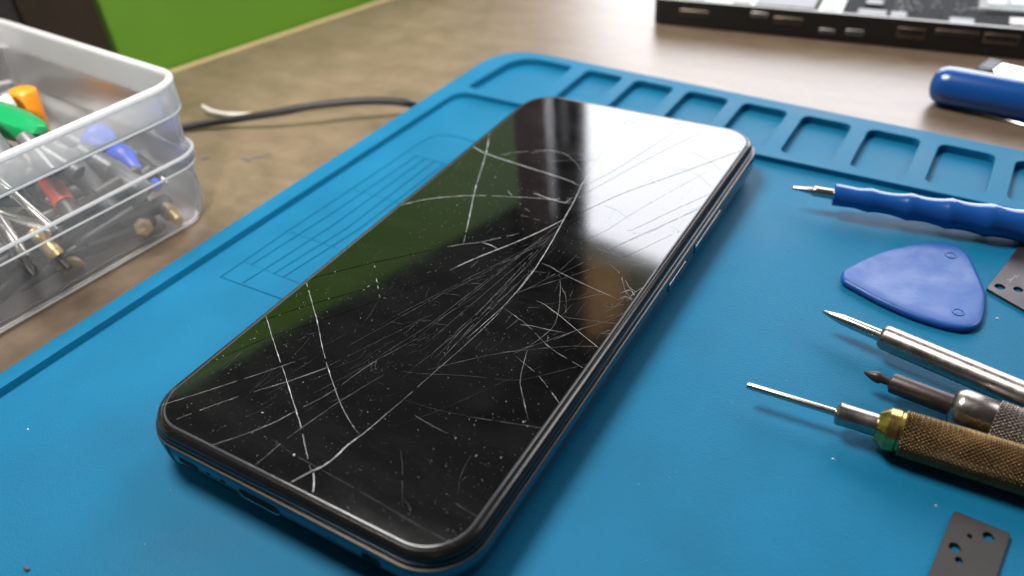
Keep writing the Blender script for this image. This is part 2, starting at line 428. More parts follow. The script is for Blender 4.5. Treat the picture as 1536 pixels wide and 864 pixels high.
# ------------------------------------------------------------------ smartphone
HX,HY=37.0,81.6
def phone():
    th=thing('smartphone','black smartphone with a cracked glossy screen lying face up on the blue mat','phone',(0,0,ZM))
    RC=9.0
    def loop(d,z,n=12): return [(p[0],p[1],z) for p in rrect(HX+d,HY+d,RC+d,n)]
    # body: polished side wall and back
    mb=MB(); prof=[(2.28,-3.15),(2.45,-3.7),(2.45,-5.4),(2.32,-7.0),(1.95,-8.6),(1.3,-9.9),(0.4,-10.9),(-0.9,-11.5),(-3.0,-11.78)]
    mb.loft([loop(d,z) for d,z in reversed(prof)],cap0=True,cap1=True); body=mb.build('body',M['frame'],th,ang=60)
    mb=MB(); pr=[(2.05,-2.85),(2.31,-2.93),(2.34,-3.08),(2.1,-3.16)]
    mb.loft([loop(d,z) for d,z in pr],closed=True); mb.build('edge_trim',M['goldline'],body)
    # black plastic bezel with its two grooves
    mb=MB(); pr=[(0.04,-1.0),(0.04,-0.30),(0.25,-0.12),(0.45,-0.16),(1.15,-0.62),(1.50,-1.25),(1.55,-1.55),(1.25,-1.72),(1.25,-1.85),(1.75,-1.98),(1.92,-2.35),(1.9,-2.5),(1.7,-2.6),(1.7,-2.75),(2.0,-2.8),(2.0,-3.3),(0.0,-3.3)]
    mb.loft([loop(d,z) for d,z in pr],closed=True); mb.build('bezel',M['bezel'],th,ang=50)
    # screen glass: flat with a rounded ground edge
    mb=MB(); mb.loft([loop(-0.9,-0.9),loop(-0.55,0.0)][::1],cap0=True,cap1=True,mi=0)
    gl=mb.build('screen',M['glass'],th)
    mb=MB(); pr=[(-0.54,-0.9),(-0.54,0.005),(-0.35,0.02),(-0.16,-0.05),(-0.02,-0.24),(0.02,-0.9)]
    mb.loft([loop(d,z) for d,z in pr],closed=True); mb.build('glass_edge',M['glassedge'],gl,ang=60)
    # buttons on the long side
    for nm,ya,yb in (('volume_button',44.5,25.5),('power_button',19,8)):
        mb=MB(); mb.box((2.1+HX,(ya+yb)/2,-5.6),(0.65,(ya-yb)/2,1.2),bev=0.3); bt=mb.build(nm,M['frame'],th)
        mb=MB(); mb.box((2.68+HX,(ya+yb)/2,-4.46),(0.09,(ya-yb)/2-0.3,0.10),bev=0.04); mb.build('edge_glint',M['steel'],bt)  # bright steel strip modelled as the highlight along the button
    Y=-HY-2.46
    def pill(x0,x1,z,h,dep=0.25,m='hole',name='port'):
        mb=MB(); l=rrect((x1-x0)/2,h,h*0.98,5,(x0+x1)/2,z)
        mb.loft([[(p[0],Y+0.6,p[1]) for p in l],[(p[0],Y-0.02,p[1]) for p in l]])
        return mb.build(name,M[m],th)
    pill(-26.4,-20.8,-5.5,0.75,name='speaker_slot')
    pill(-18.4,-17.4,-5.4,0.35,name='microphone_hole'); pill(-14.6,-13.3,-5.4,0.6,name='microphone_hole')
    us=pill(-9.6,0.6,-5.7,1.15,name='charging_port')
    mb=MB(); l=rrect(5.1,1.27,1.25,6,-4.5,-5.7); l2=rrect(5.3,1.48,1.45,6,-4.5,-5.7)
    k=len(l); lo=[i for i in range(k) if l[i][1]<-5.8]
    vs=[(l[i][0],Y-0.03,l[i][1]) for i in lo]+[(l2[i][0],Y-0.10,l2[i][1]) for i in lo]+[(l2[i][0],Y+0.2,l2[i][1]) for i in lo]
    q=len(lo); mb.add(vs,[(i,i+1,q+i+1,q+i) for i in range(q-1)]+[(q+i,q+i+1,2*q+i+1,2*q+i) for i in range(q-1)])
    mb.build('port_lip',M['steel'],us)
    pill(12.3,12.9,-5.6,0.3,name='microphone_hole'); pill(13.6,14.0,-5.6,0.2,name='microphone_hole')
    pill(20.0,24.4,-5.6,1.35,name='headphone_jack')
    # antenna band near the corner
    mb=MB(); pr2=[p for p in prof if p[1]>-10]
    la=[(-29.4,-HY-d-0.05,z) for d,z in pr2]; lb=[(-28.1,-HY-d-0.02,z) for d,z in pr2]
    q=len(la); mb.add(la+lb,[(i,i+1,q+i+1,q+i) for i in range(q-1)]); mb.build('antenna_band',M['black'],th)
    # little earpiece / camera hole at the far end
    mb=MB(); cpt=at((944,184),0.012)
    mb.loft([[(cpt.x+1.7*math.cos(a*PI/12),cpt.y+1.7*math.sin(a*PI/12),0.006) for a in range(24)],[(cpt.x+1.5*math.cos(a*PI/12),cpt.y+1.5*math.sin(a*PI/12),0.012) for a in range(24)],[(cpt.x+1.4*math.cos(a*PI/12),cpt.y+1.4*math.sin(a*PI/12),0.006) for a in range(24)]],closed=True)
    mb.build('camera_hole',M['bezel'],gl)
    return th,gl
PH,GL=phone()

# ---- cracks: polylines followed on the photograph, carried to the glass plane.  (points, width mm, style)
CR=[
 ([(949,178),(918,209),(897,237),(880,265),(871,280),(862,300),(848,325),(832,355),(819,377),(800,407),(780,433),(765,448)],.34,'w'),
 ([(765,448),(747,471),(725,492),(690,525),(648,561),(607,598),(572,627),(541,655)],.22,'m'),
 ([(801,402),(777,435),(756,459),(724,487),(700,508)],.16,'w'),
 ([(541,653),(522,667),(502,687),(481,702),(467,707)],.50,'w'),
 ([(580,621),(541,653.5),(520,669)],.24,'w'),([(486,698),(467,707),(450,716)],.3,'w'),
 ([(467,707),(448,717),(430,728)],.34,'w'),([(470,709),(471,722),(468,749)],.46,'w'),
 ([(846,329),(817,344),(782,360),(747,374),(709,389),(675,405)],.44,'w'),
 ([(675,405),(647,419),(612,433),(560,453),(520,468),(475,483),(440,494),(407,504),(360,524),(322,540)],.22,'k'),
 ([(706,218),(727,230),(779,247),(821,260),(852,270),(872,279.5)],.44,'w'),
 ([(736,190),(730,227),(722,254),(711,289),(704,327),(697,357),(695,365)],.32,'d'),
 ([(608,306),(636,299),(671,295),(709,293),(754,294.5),(803,297),(830,299),(860,297)],.26,'d'),
 ([(800,290),(822,297),(845,304),(858,303)],.3,'w'),([(846,305),(858,297)],.3,'w'),
 ([(671,370),(695,366),(723,363),(779,350)],.24,'d'),([(723,364),(735,367),(746,373)],.32,'w'),
 ([(460,422),(475,415),(520,404),(559,394),(588,388),(647,375)],.34,'k'),
 ([(402,478),(467,456),(546,434),(575,426)],.28,'k'),
 ([(400,478),(409,508),(418,535),(426,558),(431,574),(442,610),(452,641),(463,695),(467,706)],.27,'d'),
 ([(459,421),(468,454),(476,482),(483,519),(491,550),(509,602),(522,628),(535,647),(541,652)],.23,'d'),
 ([(561,393),(565,421),(570,447)],.2,'dd'),
 ([(241,608),(311,586),(348,574),(385,562),(426,548),(460,535)],.16,'m'),
 ([(256,632),(330,604),(385,586),(430,573),(491,552)],.18,'m'),([(385,586),(430,573),(491,551)],.16,'w'),
 ([(314,669),(369,651),(411,634),(446,615),(492,592),(555,546),(610,516)],.22,'m'),([(380,647),(411,634),(446,615)],.2,'w'),
 ([(379,701),(425,662),(453,641),(506,604),(552,576),(576,562)],.17,'m'),
 ([(407,658),(439,681),(481,704),(538,736),(622,785),(671,812)],.18,'f'),
 ([(846,331),(880,315),(935,289),(1005,265),(1060,245),(1119,223)],.26,'k'),
 ([(872,281),(918,258),(973,223),(1025,188)],.16,'k'),([(866,297),(918,268),(987,230),(1056,196)],.16,'k'),
 ([(817,422),(866,398),(928,368),(1000,337),(1060,305)],.14,'m'),([(775,438),(824,424),(869,410),(952,379),(1001,355),(1040,338)],.15,'m'),
 ([(862,365),(907,348),(942,324),(1015,282),(1060,258)],.11,'f'),([(940,346),(949,345),(1000,320),(1053,296)],.15,'k'),([(930,366),(1000,335),(1050,313)],.14,'k'),
 ([(865,382),(838,408),(795,432),(760,446)],.13,'m'),
 ([(812,395),(826,400),(838,408),(880,428),(925,448)],.17,'w'),
 ([(838,408),(841,428),(839,462),(832,490),(801,515),(770,531)],.16,'m'),([(841,428),(850,446),(848,476)],.1,'m'),
 ([(786,462),(859,450),(893,434),(970,424)],.12,'f'),([(859,450),(905,440),(935,445)],.12,'m'),
 ([(805,451),(818,457),(839,473),(864,494),(897,521)],.17,'w'),([(817,457),(832,470),(848,476),(880,480),(912,484)],.12,'m'),
 ([(780,487),(796,488),(824,495),(848,499)],.16,'w'),
 ([(756,462),(791,487),(825,523),(877,553)],.15,'d'),
 ([(745,530),(782,525),(859,497),(907,483),(942,467)],.14,'m'),([(830,510),(858,498),(880,490)],.14,'w'),
 ([(640,555),(683,544),(745,530),(805,523),(857,519),(895,520)],.14,'m'),
 ([(600,557),(641,561),(700,563),(773,572),(822,561),(888,544)],.12,'f'),([(822,561),(888,544)],.12,'m'),
 ([(791,525),(779,570),(784,594),(792,629)],.14,'d'),([(773,534),(805,560),(822,581),(839,605)],.14,'d'),
 ([(607,600),(655,615),(718,627),(815,642)],.12,'f'),([(700,625),(740,631),(815,642)],.12,'m'),
 ([(589,640),(662,615),(735,581),(815,548)],.10,'f'),([(622,623),(645,637),(671,650)],.16,'d'),
 ([(707,683),(698,697),(692,711),(688,728),(687,743)],.14,'f'),([(675,750),(692,761),(714,774)],.18,'f'),
 ([(600,670),(604,700),(603,760)],.09,'f'),
 ([(730,251),(751,275),(782,308),(800,322)],.18,'dd'),([(760,230),(800,226),(827,225),(852,232),(866,246),(871,256)],.16,'d'),
 ([(824,242),(860,240),(897,239)],.10,'m'),([(730,231),(780,232),(827,225)],.10,'dd'),
 ([(800,287),(820,298),(855,306)],.14,'w'),([(780,322),(800,328),(822,335)],.10,'d'),
 ([(1025,223),(1064,240),(1088,262)],.08,'f'),([(1000,248),(1043,258),(1072,285)],.07,'f'),([(905,308),(925,315),(945,330)],.07,'f'),
 ([(914,396),(931,410),(938,438),(946,446)],.12,'d'),([(948,430),(930,455),(905,470)],.10,'m'),
 ([(938,420),(944,432),(958,440)],.22,'w'),([(930,440),(946,434),(953,445)],.26,'w'),([(925,450),(940,444),(950,452)],.2,'w'),([(940,452),(950,440),(962,432)],.16,'w'),
 ([(900,455),(915,462),(933,456),(948,460)],.12,'m'),([(905,498),(925,493),(938,480)],.14,'w'),([(900,500),(918,500),(935,488)],.14,'w'),([(905,505),(920,498),(930,500)],.12,'m'),
 ([(895,372),(915,380),(935,378)],.1,'m'),([(905,366),(925,386),(960,392)],.09,'m'),
]
# the fan of long splinters between the two main branches
for (x1,y1,x2,y2,w) in ((842,333,640,490,.14),(840,336,628,505,.12),(838,342,650,540,.15),(836,346,636,518,.12),(834,350,655,547,.12),(830,352,600,470,.10),(826,357,668,440,.12),(822,362,690,422,.10),(815,378,640,538,.11),(800,402,660,540,.13),(780,425,610,560,.10),(720,440,560,540,.09),(700,420,520,520,.09),(650,470,470,560,.08),(640,500,470,590,.08)):
    mx_=(x1*.45+x2*.55)-6; my_=(y1*.45+y2*.55)+random.uniform(-5,5)
    CR.append(([(x1,y1),(x1*.75+x2*.25-1,y1*.75+y2*.25+1),(x2,y2)],w*.8,'m'))
# fine hairline scratches and shards
def inpoly(x,y,pl):
    c=False
    for i in range(len(pl)):
        a=pl[i-1]; b=pl[i]
        if (a[1]>y)!=(b[1]>y) and x<(b[0]-a[0])*(y-a[1])/(b[1]-a[1])+a[0]: c=not c
    return c
zone=[(845,330),(700,400),(560,500),(560,560),(660,550),(900,520),(960,420),(850,400)]
k=0
while k<120:
    x=random.uniform(540,960); y=random.uniform(330,570)
    if not inpoly(x,y,zone): continue
    a=math.radians(random.gauss(-33,28)); l=random.uniform(4,26)
    CR.append(([(x,y),(x+l*.5*math.cos(a)+random.uniform(-.5,.5),y+l*.5*math.sin(a)+random.uniform(-.5,.5)),(x+l*math.cos(a),y+l*math.sin(a))],random.uniform(.05,.11),random.choice('fffm'))); k+=1
zone2=[(300,560),(600,450),(760,440),(600,600),(460,640),(330,640)]
k=0
while k<36:
    x=random.uniform(280,800); y=random.uniform(430,650)
    if not inpoly(x,y,zone2): continue
    a=math.radians(random.gauss(-30,10)); l=random.uniform(20,70)
    CR.append(([(x,y),(x+l*.5*math.cos(a)+1,y+l*.5*math.sin(a)+1),(x+l*math.cos(a),y+l*math.sin(a))],random.uniform(.04,.08),'f')); k+=1
k=0
while k<60:
    p=(random.uniform(230,1120),random.uniform(160,830)); q=at(p,0)
    if abs(q.x)>HX-4 or abs(q.y)>HY-4 : continue
    a=random.uniform(0,PI); l=random.uniform(3,16)
    CR.append(([p,(p[0]+l*.5*math.cos(a)+random.uniform(-2,2),p[1]+l*.5*math.sin(a)),(p[0]+l*math.cos(a),p[1]+l*math.sin(a))],random.uniform(.04,.09),'f')); k+=1

def cracks():
    mb=MB(); Z=0.012; lay=0
    lim=lambda q: abs(q.x)<HX-0.45 and abs(q.y)<HY-0.45
    for pts,w,st in CR:
        w*=0.52
        P=[at(p,0) for p in pts]
        for e_,f_ in ((0,1),(-1,-2)):
            if abs(P[e_].x)>HX-3.2 or abs(P[e_].y)>HY-3.2:
                d_=(P[e_]-P[f_]).normalized()
                if (abs(P[e_].x)>HX-3.2 and d_.x*P[e_].x>0) or (abs(P[e_].y)>HY-3.2 and d_.y*P[e_].y>0):
                    ex=P[e_]+d_*5
                    if e_==0: P.insert(0,ex)
                    else: P.append(ex)
        P=chaikin(P,1)
        # resample at about 0.6 mm with a little jitter, so the line is broken glass and not a drawn curve
        Q=[P[0]]
        for a in P[1:]:
            d=(a-Q[-1]).length
            n=max(1,int(d/0.7)); b=Q[-1].copy()
            for i in range(1,n+1):
                q=b+(a-b)*(i/n)
                Q.append(q+Vector((random.gauss(0,.012+w*.05),random.gauss(0,.012+w*.05),0)))
        lay+=1; z=Z+0.0004*(lay%40)
        n=len(Q); ph=random.uniform(0,9); run=[]
        mi={'w':0,'d':0,'dd':0,'m':1,'f':2,'k':3}[st]
        def flush(run,mi):
            if len(run)<2: return
            loops=[]
            for i,(q,ww) in enumerate(run):
                d=(run[min(i+1,len(run)-1)][0]-run[max(i-1,0)][0])
                if d.length<1e-6: d=Vector((1,0,0))
                d.normalize(); nn=Vector((-d.y,d.x,0)); h=min(ww*0.45,0.10)
                loops.append([q+nn*ww*.5+Vector((0,0,z-.01)),q+nn*random.uniform(-.15,.15)*ww+Vector((0,0,z+h)),q-nn*ww*.5+Vector((0,0,z-.01))])
            mb.loft(loops,mi=mi)
        for i,q in enumerate(Q):
            t=i/max(n-1,1); tap=min(1,0.25+6*min(t,1-t))
            ww=w*tap*random.uniform(.6,1.25)
            gap=False
            if st=='d': gap=random.random()<0.045; ww*= (1.5 if random.random()<.10 else 0.62)
            elif st=='dd': gap=random.random()<0.42
            elif st in 'mf': gap=random.random()<0.03; ww*=0.75+0.5*(0.5+0.5*math.sin(i*0.6+ph))
            elif st=='k' and random.random()<0.05:
                flush([(q,w),(q+Vector((random.uniform(-.5,.5),random.uniform(-.5,.5),0)),w*.7)],0)
            if not lim(q) or gap: flush(run,mi); run=[]; continue
            run.append((q,ww))
        flush(run,mi)
    o=mb.build('crack_web',[M['crack'],M['crackmid'],M['crackfaint'],M['crackdark']],GL,smooth=False)
    o['label']='web of white and dark cracks spreading over the screen'
M['crackmid']=mat('fine_crack',(0.27,0.27,0.27),0.35,var=0.35,vs=800)
cracks()
def dust():
    mb=MB(); k=0
    def fleck(q,r):
        a=random.uniform(0,PI); sx=random.uniform(.6,1.6)
        vs=[]
        for i in range(5):
            t=2*PI*i/5; x=math.cos(t)*r*sx*random.uniform(.7,1.2); y=math.sin(t)*r*random.uniform(.7,1.2)
            vs.append((q.x+x*math.cos(a)-y*math.sin(a),q.y+x*math.sin(a)+y*math.cos(a),0.03))
        vs.append((q.x,q.y,0.03+r*0.6))
        mb.add(vs,[(i,(i+1)%5,5) for i in range(5)],0 if random.random()<.45 else 1)
    while k<4200:
        q=Vector((random.uniform(-HX+1,HX-1),random.uniform(-HY+1,HY-1),0))
        dn=0.35+0.65*(0.5+0.5*math.sin(q.x*.21+1.3)*math.cos(q.y*.12+q.x*.05))
        if random.random()>dn: continue
        fleck(q,min(0.10,random.lognormvariate(-3.15,.42))); k+=1
    for p in ((394,619),(785,633),(714,684),(650,674),(788,632),(441,682),(522,667)): fleck(at(p,0),.22)
    o=mb.build('dust',[M['dust'],M['crackfaint']],smooth=False); tag(o,'pale dust specks scattered over the cracked phone screen','dust',kind='stuff')
dust()

# ------------------------------------------------------------------ tools on the right
def axis(p0,p1,z0,z1): return at(p0,z0),at(p1,z1)
def knurl(n,k,h):
    def fn(d,t,r):
        return r+h*(abs(math.sin((n*t+k*d)/2))*abs(math.sin((n*t-k*d)/2)))**0.8
    return fn
def tool_frame(p0,p1,z0,z1,length):
    a,b=axis(p0,p1,z0,z1); d=(b-a).normalized(); return a,d
def dist_on(a,d,px):        # distance along a tool's axis to a photograph column
    lo,hi=0.0,200.0
    for _ in range(50):
        m=(lo+hi)/2; q=R.transposed()@(a+d*m-C); x=CX+FPX*q.x/(-q.z)
        if x<px: lo=m
        else: hi=m
    return lo
def brass_tool():
    a,d=tool_frame((1121,578),(1536,706),ZM+4.9,ZM+4.9,0); D=lambda px: dist_on(a,d,px)
    th=thing('precision_screwdriver','brass precision screwdriver with knurled grip and long thin steel blade','screwdriver',(a.x,a.y,ZM))
    d1,d2,d3=D(1255),D(1316),D(1352); e=a+d
    mb=MB(); mb.lathe(a,e,[(0,.60),(.4,.72),(d1+1,.78)],20); mb.build('blade',M['steel'],th)
    mb=MB(); mb.lathe(a,e,[(d1-.3,1.0),(d1,2.0),(d1+.5,2.35),(d1+.9,2.3),(d1+1.4,2.25),(d2+.4,2.25)],32); mb.build('ferrule',M['steelbrush'],th)
    mb=MB(); mb.lathe(a,e,[(d2-.2,2.4),(d2,3.0),(d2+1.5,4.1),(d2+1.7,4.22),(d3-.8,4.25),(d3-.5,4.0),(d3+.2,4.0)],40); mb.build('collar',M['brass'],th,ang=26)
    mb=MB(); n=34; pr=[(d3+i*0.125,3.85) for i in range(430)]
    mb.lathe(a,e,[(d3-.1,3.5)]+pr+[(pr[-1][0]+.2,3.5)],240,fn=lambda dd,t,r: knurl(n,2*PI/0.87,0.72)(dd,t,r) if r>3.6 else r); mb.build('grip',M['knurlbrass'],th,ang=180)
    mb=MB(); L=pr[-1][0]; mb.lathe(a,e,[(L-.1,4.3),(L+1,4.7),(L+8,4.7),(L+9,3.6),(L+11,3.6),(L+14,2)],32); mb.build('end_cap',M['brass'],th)
def steel_tool():
    a,d=tool_frame((1296,558),(1536,650),ZM+4.6,ZM+4.6,0); D=lambda px: dist_on(a,d,px)
    th=thing('precision_screwdriver','steel knurled screwdriver with a short dark bit, lying behind the brass one','screwdriver',(a.x,a.y,ZM)); e=a+d
    d1,d2,d3=D(1335),D(1428),D(1490)
    mb=MB(); mb.lathe(a,e,[(0,.15),(.6,.55),(2.2,1.15),(3.2,1.25),(3.8,.9),(5.2,.85),(d1-.2,.9),(d1,1.35),(d1+.3,1.4)],24); mb.build('tip',M['darkbit'],th)
    mb=MB(); mb.lathe(a,e,[(d1,1.2),(d1+.3,2.0),(d1+.7,2.15),(d2+.5,2.2)],32); mb.build('bit_shank',M['darkbit'],th)
    mb=MB(); mb.lathe(a,e,[(d2-.3,2.3),(d2,3.1),(d2+.5,3.6),(d2+1.3,4.05),(d2+1.8,4.15),(d3-.4,4.15),(d3,3.9),(d3+.3,3.9)],40); mb.build('collar',M['steelbrush'],th)
    n=34; pr=[(d3+i*0.125,3.85) for i in range(300)]
    mb=MB(); mb.lathe(a,e,[(d3-.1,3.5)]+pr+[(pr[-1][0]+.2,3.5)],240,fn=lambda dd,t,r: knurl(n,2*PI/0.87,0.66)(dd,t,r) if r>3.6 else r); mb.build('grip',M['knurlsteel'],th,ang=180)
    mb=MB(); L=pr[-1][0]; mb.lathe(a,e,[(L-.1,4.2),(L+1,4.5),(L+8,4.5),(L+9,3.4),(L+12,2)],32); mb.build('end_cap',M['steelbrush'],th)
def pin_tool():
    a,d=tool_frame((1234,467),(1536,594),ZM+5.2,ZM+4.6,0); D=lambda px: dist_on(a,d,px)
    th=thing('scribing_tool','smooth silver pointed tool with plain round handle next to the blue pick','scriber',(a.x,a.y,ZM)); e=a+d
    d1=D(1322); dk=D(1262)
    mb=MB(); mb.lathe(a,e,[(0,.10),(.4,.40),(dk*.6,.85),(dk,1.15),(dk+.3,1.2),(d1+1,1.38)],28); mb.build('point',M['steel'],th)
    mb=MB(); mb.lathe(a,e,[(d1-.2,1.5),(d1,2.2),(d1+.5,2.65),(d1+1.1,2.8),(d1+60,2.95),(d1+61,3.4),(d1+70,4.6),(d1+84,4.6),(d1+85,3.8)],40); mb.build('handle',M['steelbrush'],th)
def blue_driver():
    a,d=tool_frame((1189,281.5),(1536,339),ZM+6.4,ZM+4.6,0); D=lambda px: dist_on(a,d,px)
    th=thing('screwdriver','blue scalloped screwdriver pointing its short steel tip at the phone','screwdriver',(a.x,a.y,ZM)); e=a+d
    d1=D(1250); h0=D(1305); pit=(D(1424)-D(1306))/2.0
    mb=MB(); mb.lathe(a,e,[(0,.35),(.3,.5),(D(1218),.98),(D(1219),1.25),(D(1222),1.45),(D(1226),1.38),(d1+2,1.38)],24); mb.build('shaft',M['steel'],th)
    pr=[(d1-.05,2.3),(d1+.25,2.95),(d1+.9,3.0),(d1+6,2.75)]
    for k in range(5):
        s=h0+(k-0)*pit; base=3.0+0.42*min(k,2.5)
        for j in range(10):
            t=j/10; pr.append((s+t*pit, base+0.42*t-0.62*math.sin(PI*t)**0.8*(1 if k<9 else 0)+0.30))
    L=pr[-1][0]; pr+=[(L+3,4.6),(L+12,4.5),(L+15,4.0),(L+17,2.6)]
    mb=MB(); mb.lathe(a,e,pr,48); mb.build('handle',M['bluehandle'],th,ang=50)
brass_tool(); steel_tool(); pin_tool(); blue_driver()

def pick():
    cc=[(405,545),(418,522),(500,477),(600,435),(720,405),(820,392),(900,391),(960,405),(1010,445),(1050,515),(1085,595),(1100,655),(1090,745),(1062,788),(1000,803),(900,788),(750,742),(600,678),(480,615),(412,575)]
    P=[(1136+x/3.2,240+y/3.2) for x,y in cc]
    q=smoothpath([at(p,ZM+1.9) for p in P]+[at(P[0],ZM+1.9)],5)[:-1]
    out=[(p.x,p.y) for p in q]
    c=(sum(p[0] for p in out)/len(out),sum(p[1] for p in out)/len(out))
    th=thing('pry_pick','blue guitar pick shaped plastic opening tool lying flat on the mat','opening pick',(c[0],c[1],ZM))
    mb=MB(); loops=[]
    for ins,z in ((1.0,0.0),(.35,.2),(0.02,.7),(0,1.1),(.15,1.55),(.45,1.8),(1.0,1.92)):
        l=offset(out,-ins); loops.append([(p[0],p[1],ZM+z) for p in l])
    for f in (0.8,0.55,.3):    # gently dished top
        l=offset(out,-1.0); loops.append([(c[0]+(p[0]-c[0])*f,c[1]+(p[1]-c[1])*f,ZM+1.92-0.25*(1-f)) for p in l])
    mb.loft(loops); mb.build('blade',M['bluepick'],th,ang=60)
    for (x,y) in ((930,457),(965,730)):
        p=at((1136+x/3.2,240+y/3.2),ZM+1.9); mb=MB()
        L=[]
        for rr,zz in ((1.45,-.05),(1.3,.16),(1.05,.16),(.9,.0),(.3,.06)):
            L.append([(p.x+rr*math.cos(t*PI/10),p.y+rr*math.sin(t*PI/10),ZM+1.88+zz) for t in range(20)])
        mb.loft(L); mb.build('moulded_stud',M['bluepick'],th)
pick()

def plates():
    # plate beside the pick
    z=ZM+0.85
    A=at((1480,432),z); B=at((1531,366),z); Cc=at((1536,464),z)
    u=(B-A); w=(Cc-A); u.normalize(); w.normalize()
    pts=[A,A+w*42,A+w*42+u*38,A+u*23]; out=roundpoly(pts,[.7,.7,.7,1.5],3)
    th=thing('metal_plate','grey steel plate with round holes tucked against the blue pick','metal plate',(A.x,A.y,ZM))
    hs=[]
    for (px,py,r) in ((1500,430,1.15),(1527.5,434,1.05),(1545,446,1.0),(1560,420,1.3)):
        p=at((px,py),z); hs.append([(p.x+r*math.cos(t*PI/10),p.y+r*math.sin(t*PI/10)) for t in range(20)])
    mb=MB(); mb.holeplate(out,hs,ZM+0.02,z); mb.build('sheet',M['plate'],th,bevel=0.14)
    mb=MB()
    for pl in ([(1510,420),(1517,419),(1522,415),(1529,413)],[(1514,424),(1518,418)],[(1521,412),(1526,417)]):
        for i in range(len(pl)-1):
            a=at(pl[i],z+.02);b=at(pl[i+1],z+.02); dd=(b-a).normalized(); n=Vector((-dd.y,dd.x,0))*.13
            mb.add([a+n,b+n,b-n,a-n],[(0,1,2,3)])
    mb.build('scratch',M['foil'],th)
    z=ZM+0.9
    A=at((1431,765),z);B=at((1517,800),z);Cc=at((1389,870),z); u=(B-A); w=(Cc-A).normalized()
    pts=[A,A+w*34,B+w*34,B]; out=roundpoly(pts,.8,3)
    th=thing('metal_plate','small dark plate with four holes in the near corner of the mat','metal plate',(A.x,A.y,ZM))
    hs=[]
    for (px,py,r) in ((1455,804,.42),(1483,804.5,.9),(1432.5,821,.95),(1438.5,840,.62)):
        p=at((px,py),z); hs.append([(p.x+r*math.cos(t*PI/10),p.y+r*math.sin(t*PI/10)) for t in range(20)])
    mb=MB(); mb.holeplate(out,hs,ZM+0.02,z); mb.build('sheet',M['plate2'],th,bevel=0.16)
plates()
def shards():
    for (p,r,lab) in (((41,644),.36,'tiny white chip of glass on the mat left of the phone'),((1250,689),.42,'tiny white chip of glass below the brass screwdriver'),((1404,759),.28,'tiny white chip of glass near the dark plate with four holes'),((1496,478),.5,'clear sliver of glass between the blue pick and the silver pointed tool')):
        q=at(p,ZM); mb=MB(); vs=[(q.x+r*1.4,q.y,ZM),(q.x-r*.3,q.y+r,ZM),(q.x-r,q.y-r*.4,ZM),(q.x+r*.2,q.y+.1*r,ZM+r*.7)]
        mb.add(vs,[(0,1,2),(0,1,3),(1,2,3),(2,0,3)]); o=mb.build('glass_chip',M['white'],base=(q.x,q.y,ZM),smooth=False); tag(o,lab,'glass chip')
shards()
def lint():
    mb=MB(); rl=random.Random(5)
    for k in range(260):
        p=(rl.uniform(0,1536),rl.uniform(250,864)); q=at(p,ZM)
        if q.x<-74 or q.y>74 or (abs(q.x)<40 and abs(q.y)<85): continue
        r=min(.26,rl.lognormvariate(-2.45,.5)); a=rl.uniform(0,PI); d=Vector((math.cos(a),math.sin(a),0)); n=Vector((-d.y,d.x,0)); e=rl.choice((1,1,1,2.5))
        vs=[q+d*r*e,q+n*r*.6,q-d*r*e*.8,q-n*r*.7,q+Vector((0,0,r*.6))]
        mb.add(vs,[(0,1,4),(1,2,4),(2,3,4),(3,0,4)],rl.choice((0,0,1)))
    o=mb.build('lint',[M['scuff'],M['dust']],smooth=False); tag(o,'fine specks of lint scattered over the blue mat','lint',kind='stuff')
lint()
q=at((41,854),ZM); cr_=MB(); cr_.sphere((q.x,q.y,ZM+.3),.55,(1.3,.8,.6),7); tag(cr_.build('crumb',M['scuff'],base=(q.x,q.y,ZM)),'tiny brown crumb in the near left corner of the blue mat','crumb')

# ------------------------------------------------------------------ blue tool on the desk at the right, steel bar behind it
def back_tools():
    r=6.4; z=ZD+r
    a=at((1417,128),z); b=at((1536,150),z); d=(b-a).normalized(); e=a+d; s=a-d*4.5
    th=thing('large_screwdriver','thick plain blue handled screwdriver lying on the bare desk','screwdriver',(s.x,s.y,ZD))
    pr=[(0.02,.5),(.3,2.4),(1.0,4.2),(2.2,5.5),(4,6.2),(6.5,6.4),(95,6.4),(98,5.6),(99,3)]
    mb=MB(); mb.lathe(s,s+d,pr,40); mb.build('handle',M['bluehandle'],th)
    mb=MB(); mb.lathe(s,s+d,[(98.5,2.6),(150,2.6),(160,2.2)],20); mb.build('shaft',M['steel'],th)
    z=ZD+4.5
    a=at((1486,104),z); b=at((1560,121),z); d=(b-a).normalized(); 
    th=thing('steel_spudger','silver flat bar with a black tip lying behind the thick blue handle','pry bar',(a.x,a.y,ZD))
    fr=Matrix((d,Vector((-d.y,d.x,0)),Vector((0,0,1)))).transposed()
    mb=MB(); mb.box(a+d*30,(29,4.0,1.6),bev=.5,fr=fr); mb.build('bar',M['silver'],th)
    mb=MB(); mb.box(a-d*0.5+Vector((0,0,-1.2)),(3.0,5.5,3.2),bev=.8,fr=fr); mb.build('tip',M['black'],th)
    # a steel ruler under the blue handle
    z=ZD+1.0; a=at((1440,157),z); b=at((1536,183),z); d=(b-a).normalized()
    th=thing('flat_blade','thin bright metal blade partly under the thick blue handle','metal blade',(a.x,a.y,ZD))
    fr=Matrix((d,Vector((-d.y,d.x,0)),Vector((0,0,1)))).transposed()
    mb=MB(); mb.box(a+d*40+Vector((0,0,-.55)),(40,1.3,.4),bev=.15,fr=fr); mb.build('blade',M['silver'],th)
back_tools()

